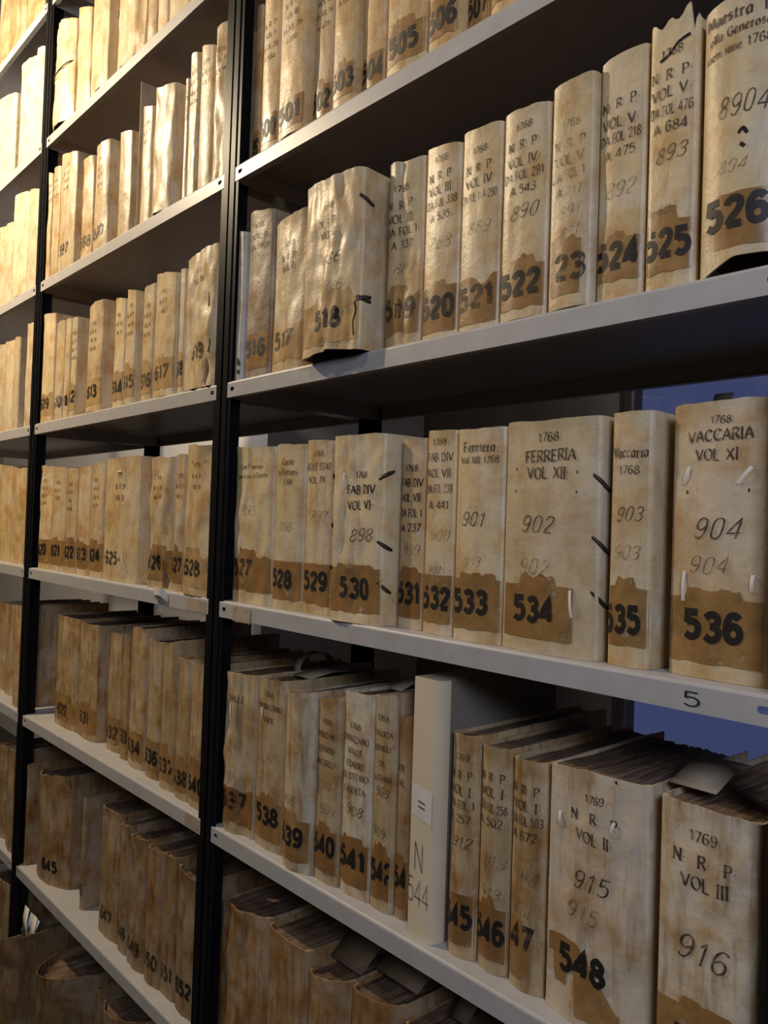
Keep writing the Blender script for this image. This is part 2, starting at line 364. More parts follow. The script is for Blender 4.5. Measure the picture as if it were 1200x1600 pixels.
def make_post(x, side, rear, parent):
    """angle-iron upright; side=+1 leg grows to +x"""
    m = MB(); t = .002; y0 = -0.001 if not rear else DEPTH + .001; d = -1 if rear else 1
    xa, xb = (x + .001, x + .029) if side > 0 else (x - .029, x - .001)
    ya, yb = sorted((y0 + d * .0022, y0 + d * .0042)); m.box(xa, xb, ya, yb, FLOOR, 2.05)
    # visible narrow front edge beside the shelf ends
    xe, xf = (x + .001, x + E - .001) if side > 0 else (x - E + .001, x - .001)
    ya, yb = sorted((y0, y0 + d * .0022)); m.box(xe, xf, ya, yb, FLOOR, 2.05)
    xs_, xt = (x + .001, x + .003) if side > 0 else (x - .003, x - .001)
    ya, yb = sorted((y0, y0 + d * .038)); m.box(xs_, xt, ya, yb, FLOOR, 2.05)
    return m.build('post', BLACK, parent, smooth=False)
def make_gusset(x, side, z, parent):
    m = MB(); s = side; x0 = x + s * (E + .001)
    m.v += [(x0, .0015, z - FL), (x0 + s * .03, .0015, z - FL), (x0, .0015, z - FL - .03), (x0, .003, z - FL), (x0 + s * .03, .003, z - FL), (x0, .003, z - FL - .03)]
    m.f += [(0, 1, 2), (5, 4, 3), (0, 3, 4, 1), (1, 4, 5, 2), (2, 5, 3, 0)]
    return m.build('gusset', BLACK, parent, smooth=False)
BAYS = {'A': (0.0, 1.0, 'black and grey steel shelving unit at right, its third shelf marked with a handwritten 5'),
        'B': (-1.0, 0.0, 'black and grey steel shelving unit in the middle, curled white tag on one shelf'),
        'C': (-2.0, -1.0, 'black and grey steel shelving unit at far left, cut by the picture edge')}
SHELF = {}
for k, (x0, x1, lab) in BAYS.items():
    u = empty('shelving_unit', (x0, 0, FLOOR), lab, 'shelf unit', 'steel shelving units side by side')
    mi = Matrix.Translation((-x0, 0, -FLOOR))
    parts = [make_post(x0, 1, False, u), make_post(x1, -1, False, u), make_post(x0, 1, True, u), make_post(x1, -1, True, u)]
    for i in range(-1, 7):
        sh = make_shelf(x0, x1, ZS[i], u); SHELF[k, i] = sh; parts.append(sh)
    for p in parts: p.data.transform(mi)
def shelf_local(k): return Vector((-BAYS[k][0], 0, -FLOOR))
# marks and scraps stuck on shelf edges
def flat_surf(k, x, z, y=-0.0006):
    o = shelf_local(k)
    return lambda u, v: (x + u + o.x, y, z + v + o.z)
m = MB(); write(m, '5', 0, 0, 0.0135, flat_surf('A', 0.889, -0.0205), 'marker', width=0.017); mk = m.build('handwritten_mark', INK_MARK, SHELF['A', 3], smooth=False); mk['label'] = 'handwritten black numeral 5'
def blob_patch(w, h, surf, seed, n=26, jag=.16):
    m = MB(); r = random.Random(seed); P = []
    for i in range(n):
        t = i / (n - 1); lo = h * jag * r.random() * .6; hi = h * (1 - jag * r.random())
        P.append([surf(w * t, lo + (hi - lo) * q / 4) for q in range(5)])
    m.grid(P); return m
bump_f = flat_surf('A', 0.066, -0.0295)
o = blob_patch(0.056, 0.028, lambda u, v: tuple(Vector(bump_f(u, v)) + Vector((0, -0.0012 * noise.noise((u * 90, v * 90, 3)) - .0008, 0))), 5).build('torn_paper_label', OLDPAPER, SHELF['A', 3]); o['label'] = 'torn remains of a paper label on the shelf edge'
o = blob_patch(0.07, 0.024, flat_surf('B', -0.098, -0.0265), 8).build('torn_paper_label', OLDPAPER, SHELF['B', 3]); o['label'] = 'grey remains of a paper label'
o = blob_patch(0.05, 0.025, flat_surf('B', -0.075, ZS[4] - 0.0265), 9).build('torn_paper_label', OLDPAPER, SHELF['B', 4]); o['label'] = 'grey remains of a paper label'
m = MB(); P = []
for i in range(15):                                     # curled tag: glued at its right end, arching off the edge
    t = i / 14; a = t * math.pi * 1.05
    P.append([(-0.200 + 0.021 * math.cos(a) + 1.0, -0.002 - 0.017 * math.sin(a) * .7, -FLOOR + z0 + 0.010 * math.sin(a)) for z0 in (-0.014 - .004 * t, 0.001 - .002 * t)])
m.grid(P); o = m.build('paper_tag', PAPER, SHELF['B', 3]); o['label'] = 'curled white paper tag'

# ------------------------------------------------------------ a vellum-bound volume
def book(x0, x1, s, h0, h1, z, depth=.23, color=(.6, .48, .3), dirt=.3, bulge=None, crumple=.0012, fold=0, seed=1, label='', group='', number=None, stamp_u=None, stamp_v=.036,
         tape='TAPE', tape_u=None, tape_v=(.015, .078), residue=True, lines=(), cursive=(), worn=False, laces=(), ties=(), tear=None, pages_drop=.009, inkp=None, detail=1.0, cat='book', name='parchment_volume', th=.0022, hair=(), loff=0.0, page_rough=0.0, lift=None, tape_fn=None):
    r = random.Random(seed)
    w = x1 - x0
    if bulge is None: bulge = min(.006, w * .07)
    cr = min(.005, w * .22)
    root = empty(name, ((x0 + x1) / 2, s, z + .0004), label, cat, group)
    sd = seed * 7.31
    fu = [(w * (.18 + .64 * r.random()), r.choice((-1, 1))) for _ in range(fold)]
    def front(u, v):
        y = bulge * ((2 * u / w - 1) ** 2 - .75)
        d = min(u, w - u)
        if d < cr: y += cr - math.sqrt(max(0, cr * cr - (cr - d) ** 2))
        e = min(1, d / .012)
        y -= crumple * e * (noise.noise((u * 22 + sd, v * 11, sd)) * 1.5 + .8 * noise.noise((u * 60, v * 34 + sd, 2.2)))
        for fx, sg in fu:
            q = (u - fx - .018 * noise.noise((v * 9, sd, fx * 50))) * sg
            y -= .0026 * max(0, min(1, q / .004 + .5)) * e
        t_ = (v - .955 * min(h0, h1)) / .012
        if t_ > 0: y -= .0016 * min(1, t_) * e
        return y
    def top(u):
        h = h0 + (h1 - h0) * u / w
        h += .0014 * noise.noise((u * 60 + sd, 7.7, 0)) + crumple * 1.1 * noise.noise((u * 24 + sd, 3.3, 0))
        if tear: h += tear(u, w)
        return h
    ybk = depth
    nS = max(8, int(w / .0045 * detail)); nV = max(10, int(28 * detail)); prof = []
    for i in range(5): t = i / 5; prof.append(('L', 1 - t))
    us = [cr * (1 - math.cos(a)) for a in (0, .35, .8, 1.2)] + [cr + (w - 2 * cr) * i / nS for i in range(nS + 1)] + [w - cr * (1 - math.cos(a)) for a in (1.2, .8, .35, 0)]
    for u in us: prof.append(('S', u))
    for i in range(1, 6): prof.append(('R', i / 5))
    edge = front(0, h0 * .5)
    def outer(p, v):
        k, q = p
        if k == 'S': return Vector((q - w / 2, front(q, v), v))
        hh = h0 if k == 'L' else h1
        ys = front(0 if k == 'L' else w, v); y = ys + (ybk - ys) * q
        inn = abs(noise.noise((y * 9 + sd, v * 8, 5.0 if k == 'L' else 9.0))) * crumple * .8 * math.sin(math.pi * min(1, q + .05))
        return Vector(((-w / 2 + inn) if k == 'L' else (w / 2 - inn), y, v))
    def inner(p, v):
        k, q = p; o = outer(p, v)
        if k == 'S':
            uu = min(max(q, th), w - th); return Vector((uu - w / 2, o.y + th if cr < q < w - cr else edge + th, v))
        return Vector((o.x + (th if k == 'L' else -th), max(o.y, edge + th), v))
    m = MB(); G = []; I = []
    for p in prof:
        hh = top(p[1]) if p[0] == 'S' else (h0 if p[0] == 'L' else h1) + .0012 * noise.noise((p[1] * 6 + sd, 1.1, 4.4))
        lo = lift(p[1] / w) if lift and p[0] == 'S' else (lift(1.0 if p[0] == 'R' else 0.0) * (1 - p[1]) if lift else 0.0)
        zz = [lo * (1 - j / nV) ** 3 + hh * j / nV for j in range(nV + 1)]
        G.append([tuple(outer(p, q)) for q in zz]); I.append([tuple(inner(p, q)) for q in zz])
    n0 = m.grid(G); c_ = nV + 1
    n1 = m.grid([list(row) for row in I[::1]])
    for i in range(len(prof) - 1):                       # head, tail rims
        m.f.append((n0 + i * c_ + nV, n0 + (i + 1) * c_ + nV, n1 + (i + 1) * c_ + nV, n1 + i * c_ + nV))
        m.f.append((n0 + (i + 1) * c_, n0 + i * c_, n1 + i * c_, n1 + (i + 1) * c_))
    e = len(prof) - 1
    for j in range(nV):
        m.f.append((n0 + j, n0 + j + 1, n1 + j + 1, n1 + j)); m.f.append((n0 + e * c_ + j + 1, n0 + e * c_ + j, n1 + e * c_ + j, n1 + e * c_ + j + 1))
    # the inner skin faces the pages
    cov = m.build('cover', VELLUM, root, angle=38); cov.color = (*color, dirt)
    # page block, head edge slightly hollow and deckled
    m = MB(); pw = w / 2 - th - .0012; nx = max(5, int(w / .004)); ny = 6; hp = min(h0, h1) - pages_drop
    yp0 = edge + th + .001; yp1 = depth - .006; P = []
    for i in range(nx + 1):
        x = -pw + 2 * pw * i / nx; jig = r.uniform(-.0016, .0012)
        yq = min(max(front(x + w / 2, h0 * .5), front(x + w / 2, h0 * .9)) + th + .003, yp0)
        P.append([(x, yq + (yp1 - yq) * j / ny, hp + jig + page_rough * abs(noise.noise((x * 55 + sd, j * 1.3, 6))) + .0022 * noise.noise((x * 30 + sd, j * .7, 2)) - .002 * (1 - (2 * i / nx - 1) ** 2) * (j / ny - .4)) for j in range(ny + 1)])
    m.grid([list(reversed(q)) for q in P])
    zb = .016 if lift else .003
    for side in (0, nx):
        for j in range(ny):
            a, b2 = P[side][j], P[side][j + 1]; q = [a, b2, (b2[0], b2[1], zb), (a[0], a[1], zb)]
            m.quad(*(q if side else q[::-1]))
    for side in (0, ny):
        for i in range(nx):
            a, b2 = P[i][side], P[i + 1][side]; q = [a, b2, (b2[0], b2[1], zb), (a[0], a[1], zb)]
            m.quad(*(q if not side else q[::-1]))
    m.build('page_block', PAGES, root, angle=60)
    gy = [[G[5 + i][j][1] for j in range(nV + 1)] for i in range(len(us))]; gt = [G[5 + i][nV][2] for i in range(len(us))]
    def gfront(u, v):
        i = min(max(bisect.bisect_right(us, u) - 1, 0), len(us) - 2); t = (u - us[i]) / max(1e-9, us[i + 1] - us[i]); t = min(1, max(0, t))
        q = v / (gt[i] * (1 - t) + gt[i + 1] * t) * nV; j = min(max(int(q), 0), nV - 1); f = min(1.2, max(0, q - j))
        a, b2, c2, d2 = gy[i][j], gy[i + 1][j], gy[i][j + 1], gy[i + 1][j + 1]
        return (a * (1 - t) + b2 * t) * (1 - f) + (c2 * (1 - t) + d2 * t) * f
    def surf_e(eps, mar=.0012):
        def f(u, v):
            if u < mar or u > w - mar or v < 0: return None
            return (u - w / 2, gfront(u, v) - eps, v)
        return f
    if tape:
        sf = surf_e(.0005, 0); tu0, tu1 = tape_u or (.0008, w - .0008); m = MB(); nn = max(8, int((tu1 - tu0) / .003)); P = []
        lo_n, hi_n = r.uniform(.001, .004), r.uniform(.0006, .0022)
        ra, rb = tu0 + (tu1 - tu0) * r.uniform(.1, .3), tu0 + (tu1 - tu0) * r.uniform(.6, .9); rh = r.uniform(.006, .017) if residue and r.random() < .75 else 0
        ph = [r.uniform(.6, 1) for _ in range(60)]
        for i in range(nn + 1):
            u = tu0 + (tu1 - tu0) * i / nn
            lo = tape_v[0] + lo_n * noise.noise((u * 70, sd, 1)); hi = tape_v[1] + hi_n * noise.noise((u * 50, sd, 8))
            if worn: hi -= .02 * max(0, noise.noise((u * 40 + sd, 2, 8)) + .1); lo += .012 * max(0, noise.noise((u * 35 + sd, 5, 1)))
            if ra < u < rb: hi += rh * ph[int((u - tu0) / .006) % 60]
            if tape_fn: lo, hi = (q + .003 * noise.noise((u * 110, sd, 4)) for q in tape_fn(u / w))
            P.append([sf(min(max(u, .0002), w - .0002), lo + (hi - lo) * j / 8) for j in range(9)])
        m.grid(P); tp = m.build('tape_label', {'TAPE': TAPE, 'LIGHT': TAPE_L, 'DARK': TAPE_D}[tape], root); host = tp
    else: host = root
    if number:
        m = MB(); hh = .031; ww_ = min(len(number) * .0195, w * .92)
        su = stamp_u if stamp_u is not None else (w - ww_) / 2 - w * .03
        write(m, number, su, stamp_v, hh, surf_e(.0010), 'stamp', width=ww_, jit=.05, rnd=r)
        if m.f: m.build('stamped_number', INK_WORN if worn else INK_STAMP, host)
    m = MB(); mf = MB(); mc = MB()
    for (txt, v, h, st) in lines:
        lo_ = loff * w
        sx = sum(GL.get(ch, GL[' '])[0] + .14 for ch in txt) * h; h *= .84; ww_ = min(sx * .88, w * .84)
        write(m, txt, lo_ + (w - ww_) / 2 + r.uniform(-.05, .05) * w * .3, v, h, surf_e(.0009), st, width=ww_, slope=r.uniform(-.04, .04), jit=.08, rnd=r)
    for (txt, v, h, uoff, fade) in cursive:
        h *= .82; v += .002; sx = sum(GL[ch][0] + .2 for ch in txt) * h; ww_ = min(sx, w * .6)
        write(mf if fade else mc, txt, w * uoff, v, h, surf_e(.0009), 'cursive', width=ww_, slope=r.uniform(-.06, .06), jit=.12, rnd=r)
    if m.f: m.build('inscription', inkp or INK_PEN, root)
    if mc.f: mc.build('handwritten_number', INK_PEN, root)
    if mf.f: mf.build('faded_number', INK_FAINT, root)
    for (ua, va, ub, vb) in laces:                       # pale vellum slips laced through the spine
        m = MB(); P = []
        for i in range(7):
            t = i / 6; u, v = ua + (ub - ua) * t, va + (vb - va) * t; dx, dz = vb - va, -(ub - ua); l = math.hypot(dx, dz)
            lift = .0010 + .0016 * math.sin(math.pi * t)
            P.append([(u + dx / l * q - w / 2, front(min(max(u, 0), w), v) - lift + abs(q) * .2, v + dz / l * q) for q in (-.0019, 0, .0019)])
        m.grid(P); m.build('laced_slip', PAPER, root)
    for (side, va, dv) in ties:                          # dark leather stubs at the spine edge
        m = MB(); P = []; sg = 1 if side == 'R' else -1; ue = w if sg > 0 else 0
        for i in range(7):
            t = i / 6; wid = .0034 * math.sin(math.pi * (.15 + .7 * t))
            A = Vector((sg * (w / 2 - .008), gfront(ue - sg * .008, va) - .0012, va)); B = Vector((sg * (w / 2 + .0016), gfront(ue, va) + .013, va + dv))
            pt = A.lerp(B, t) + Vector((sg * .0034, -.0042, 0)) * math.sin(math.pi * t)
            P.append([tuple(pt + Vector((0, 0, q))) for q in (-wid, 0, wid)])
        m.grid(P); o = m.build('leather_tie', LEATHER, root); o.modifiers.new('thick', 'SOLIDIFY').thickness = .0014
    for pts in hair:                                     # dark splits in the vellum
        m = MB(); sf = surf_e(.0007); ribbon(m, _cr(pts, 6), lambda dx, dy: .0032, sf)
        if m.f: m.build('split', HOLE, root)
    return root

# ------------------------------------------------------------ the volumes: shelf, bay, id, left, right, front, height left, height right (metres)
TABLE = [
    (2,'A','515',0.0255,0.0485,0.0080,0.269,0.264),
    (2,'A','516',0.0505,0.1270,0.0140,0.296,0.286),
    (2,'A','517',0.1376,0.2372,0.0120,0.251,0.259),
    (2,'A','518',0.2648,0.4025,-0.0180,0.264,0.258),
    (2,'A','519',0.4209,0.4923,0.0140,0.257,0.258),
    (2,'A','520',0.5009,0.5653,0.0080,0.257,0.249),
    (2,'A','521',0.5668,0.6332,0.0080,0.255,0.252),
    (2,'A','522',0.6369,0.7055,0.0060,0.252,0.249),
    (2,'A','523',0.7097,0.7669,0.0040,0.257,0.257),
    (2,'A','524',0.7684,0.8253,0.0120,0.263,0.267),
    (2,'A','525',0.8287,0.8830,0.0100,0.273,0.270),
    (2,'A','526',0.8890,0.9638,0.0060,0.259,0.262),
    (1,'A','499',0.0235,0.0453,0.0300,0.299,0.295),
    (1,'A','500',0.0833,0.1362,0.0080,0.274,0.262),
    (1,'A','501',0.1421,0.2184,0.0040,0.285,0.285),
    (1,'A','502',0.2199,0.2697,0.0200,0.270,0.270),
    (1,'A','503',0.2875,0.3433,0.0060,0.280,0.280),
    (1,'A','504',0.3448,0.3973,0.0180,0.265,0.265),
    (1,'A','505',0.4099,0.4919,0.0080,0.290,0.290),
    (1,'A','506',0.4976,0.5552,0.0060,0.275,0.275),
    (1,'A','507',0.5567,0.5943,0.0200,0.262,0.262),
    (1,'A','508',0.6057,0.6763,0.0080,0.280,0.280),
    (3,'A','527',0.0235,0.1472,0.0210,0.273,0.268),
    (3,'A','528',0.1491,0.2324,0.0210,0.270,0.268),
    (3,'A','529',0.2339,0.3055,0.0220,0.272,0.270),
    (3,'A','530',0.3267,0.4390,0.0055,0.270,0.270),
    (3,'A','531',0.4500,0.4984,0.0280,0.262,0.262),
    (3,'A','532',0.5067,0.5607,0.0210,0.269,0.267),
    (3,'A','533',0.5675,0.6466,0.0150,0.265,0.264),
    (3,'A','534',0.6484,0.7808,0.0140,0.267,0.267),
    (3,'A','535',0.7909,0.8397,0.0180,0.268,0.268),
    (3,'A','536',0.8560,0.9582,0.0270,0.271,0.272),
    (4,'A','537',0.0235,0.1177,0.0190,0.270,0.276),
    (4,'A','538',0.1220,0.2013,0.0200,0.273,0.278),
    (4,'A','539',0.2162,0.2879,0.0110,0.266,0.277),
    (4,'A','540',0.2894,0.3451,0.0190,0.268,0.278),
    (4,'A','541',0.3466,0.4118,0.0240,0.288,0.294),
    (4,'A','542',0.4133,0.4568,0.0260,0.294,0.302),
    (4,'A','543',0.4583,0.4823,0.0310,0.272,0.276),
    (4,'A','544',0.5028,0.5551,0.0117,0.337,0.335),
    (4,'A','545',0.5629,0.6088,0.0270,0.274,0.277),
    (4,'A','546',0.6103,0.6581,0.0300,0.269,0.271),
    (4,'A','547',0.6596,0.7109,0.0310,0.264,0.267),
    (4,'A','548',0.7172,0.8420,0.0250,0.272,0.276),
    (4,'A','549',0.8557,0.9571,0.0210,0.273,0.271),
    (5,'A','a',0.0235,0.1656,0.0250,0.268,0.284),
    (5,'A','b',0.1694,0.2757,0.0250,0.279,0.276),
    (5,'A','c',0.2790,0.3787,0.0250,0.252,0.275),
    (5,'A','d',0.3816,0.4901,0.0250,0.273,0.290),
    (5,'A','e',0.4926,0.6081,0.0250,0.273,0.296),
    (0,'B','a',-0.9572,-0.8193,0.0080,0.285,0.261),
    (0,'B','b',-0.8124,-0.7199,0.0120,0.280,0.246),
    (0,'B','c',-0.7008,-0.5965,0.0060,0.300,0.300),
    (0,'B','d',-0.5466,-0.3989,0.0080,0.290,0.290),
    (0,'B','e',-0.3974,-0.3485,0.0120,0.260,0.260),
    (0,'B','f',-0.3445,-0.2944,0.0100,0.275,0.275),
    (0,'B','g',-0.2875,-0.1888,0.0080,0.285,0.285),
    (1,'B','a',-0.9765,-0.9455,0.0080,0.297,0.289),
    (1,'B','b',-0.9440,-0.8894,0.0100,0.299,0.292),
    (1,'B','597',-0.8782,-0.7670,0.0060,0.311,0.290),
    (1,'B','598',-0.7364,-0.6674,0.0120,0.251,0.249),
    (1,'B','599',-0.6546,-0.5675,0.0100,0.256,0.254),
    (1,'B','600',-0.5091,-0.4411,0.0080,0.244,0.228),
    (1,'B','f',-0.3925,-0.3428,0.0080,0.258,0.248),
    (1,'B','g',-0.3367,-0.2411,0.0080,0.270,0.259),
    (1,'B','h',-0.2040,-0.1880,0.0100,0.247,0.246),
    (1,'B','i',-0.1865,-0.1517,0.0100,0.291,0.283),
    (1,'B','j',-0.1502,-0.0967,0.0140,0.293,0.275),
    (1,'B','k',-0.0814,-0.0301,0.0080,0.286,0.291),
    (2,'B','609',-0.9685,-0.8815,0.0080,0.293,0.286),
    (2,'B','610',-0.8731,-0.8139,0.0100,0.251,0.256),
    (2,'B','611',-0.8067,-0.7673,0.0090,0.252,0.252),
    (2,'B','612',-0.7603,-0.7222,0.0080,0.249,0.248),
    (2,'B','613',-0.6479,-0.5601,0.0060,0.251,0.262),
    (2,'B','614',-0.5095,-0.4510,0.0120,0.250,0.244),
    (2,'B','615',-0.4340,-0.3820,0.0060,0.256,0.246),
    (2,'B','616',-0.3635,-0.3087,0.0120,0.244,0.248),
    (2,'B','617',-0.2932,-0.2001,0.0060,0.256,0.247),
    (2,'B','618',-0.1986,-0.1744,0.0120,0.252,0.249),
    (2,'B','619',-0.1565,-0.0319,0.0040,0.257,0.263),
    (3,'B','620',-0.9765,-0.8818,0.0190,0.275,0.273),
    (3,'B','621',-0.8771,-0.7862,0.0190,0.268,0.264),
    (3,'B','622',-0.7818,-0.7092,0.0190,0.262,0.260),
    (3,'B','623',-0.7025,-0.6262,0.0180,0.261,0.263),
    (3,'B','624',-0.6197,-0.5407,0.0170,0.269,0.268),
    (3,'B','625',-0.5322,-0.3476,0.0150,0.274,0.275),
    (3,'B','626',-0.3158,-0.2098,0.0230,0.266,0.269),
    (3,'B','627',-0.1953,-0.1555,0.0170,0.268,0.268),
    (3,'B','628',-0.1274,-0.0255,0.0036,0.284,0.278),
    (4,'B','629',-0.8662,-0.7208,0.0410,0.280,0.281),
    (4,'B','631',-0.7193,-0.6022,0.0430,0.275,0.278),
    (4,'B','632',-0.5581,-0.4869,0.0510,0.268,0.274),
    (4,'B','633',-0.4628,-0.4259,0.0420,0.272,0.271),
    (4,'B','634',-0.4091,-0.3362,0.0360,0.300,0.303),
    (4,'B','636',-0.3176,-0.2558,0.0330,0.282,0.282),
    (4,'B','637',-0.2366,-0.1735,0.0250,0.280,0.297),
    (4,'B','638',-0.1591,-0.1077,0.0190,0.267,0.269),
    (4,'B','640',-0.1052,-0.0422,0.0190,0.264,0.269),
    (5,'B','w',-0.9765,-0.9605,0.0150,0.259,0.269),
    (5,'B','645',-0.9580,-0.7476,0.0450,0.249,0.286),
    (5,'B','646',-0.6426,-0.6236,0.0370,0.262,0.266),
    (5,'B','647',-0.5275,-0.4260,0.0350,0.281,0.283),
    (5,'B','648',-0.4134,-0.3709,0.0310,0.271,0.275),
    (5,'B','649',-0.3587,-0.2847,0.0270,0.263,0.272),
    (5,'B','650',-0.2758,-0.2099,0.0270,0.266,0.271),
    (5,'B','651',-0.2084,-0.1536,0.0300,0.273,0.278),
    (5,'B','652',-0.1521,-0.0671,0.0310,0.267,0.259),
    (6,'B','a',-0.9680,-0.8060,-0.0450,0.215,0.286),
    (6,'B','b',-0.7779,-0.5158,0.0200,0.234,0.292),
    (6,'B','c',-0.5143,-0.4826,0.0300,0.267,0.278),
    (6,'B','d',-0.4755,-0.2708,0.0300,0.256,0.303),
    (-1,'C','a',-1.5021,-1.3980,0.0080,0.270,0.270),
    (-1,'C','b',-1.3917,-1.2941,0.0080,0.260,0.260),
    (-1,'C','c',-1.2881,-1.2358,0.0080,0.250,0.250),
    (-1,'C','d',-1.2301,-1.0730,0.0080,0.280,0.280),
    (0,'C','a',-1.5010,-1.2966,0.0080,0.293,0.250),
    (0,'C','b',-1.2550,-1.1149,0.0080,0.308,0.288),
    (0,'C','c',-1.1035,-1.0220,0.0060,0.296,0.273),
    (1,'C','z',-1.4453,-1.3420,0.0080,0.258,0.247),
    (1,'C','a',-1.3357,-1.2745,0.0080,0.247,0.243),
    (1,'C','b',-1.2619,-1.1303,0.0060,0.314,0.292),
    (1,'C','c',-1.1288,-1.0457,0.0080,0.295,0.276),
    (1,'C','d',-1.0442,-1.0220,0.0100,0.287,0.283),
    (2,'C','z',-1.4037,-1.3016,0.0080,0.270,0.266),
    (2,'C','a',-1.3001,-1.2179,0.0100,0.269,0.268),
    (2,'C','b',-1.2114,-1.1653,0.0080,0.270,0.268),
    (2,'C','c',-1.1040,-1.0220,0.0080,0.291,0.285),
    (3,'C','z',-1.4043,-1.2785,0.0350,0.297,0.288),
    (3,'C','a',-1.2755,-1.1506,0.0350,0.282,0.276),
    (3,'C','b',-1.1478,-1.1066,0.0350,0.278,0.274),
    (4,'C','z',-1.3967,-1.3205,0.0524,0.263,0.267),
    (4,'C','a',-1.2951,-1.2289,0.0448,0.265,0.269),
    (4,'C','b',-1.1205,-1.0543,0.0136,0.280,0.283),
    (5,'C','a',-1.2962,-1.1801,0.0250,0.248,0.267),
    (5,'C','b',-1.1380,-1.0321,0.0160,0.272,0.289),
    (6,'C','a',-1.2470,-1.0421,0.0200,0.280,0.310),
]
def nrp(vol, *more, y='1768', top=.247):
    v = top; out = [(y, v, .010, 'roman')]; v -= .023; out.append(('N. R. P.', v, .012, 'roman')); v -= .019; out.append(('VOL ' + vol, v, .013, 'roman'))
    for t in more: v -= .0175; out.append((t, v, .012, 'roman'))
    return out
def ttl(*ls, top=.245, h=.0125, step=.021): return [(t, top - step * i, (h if i else .010), 'roman') for i, t in enumerate(ls)]
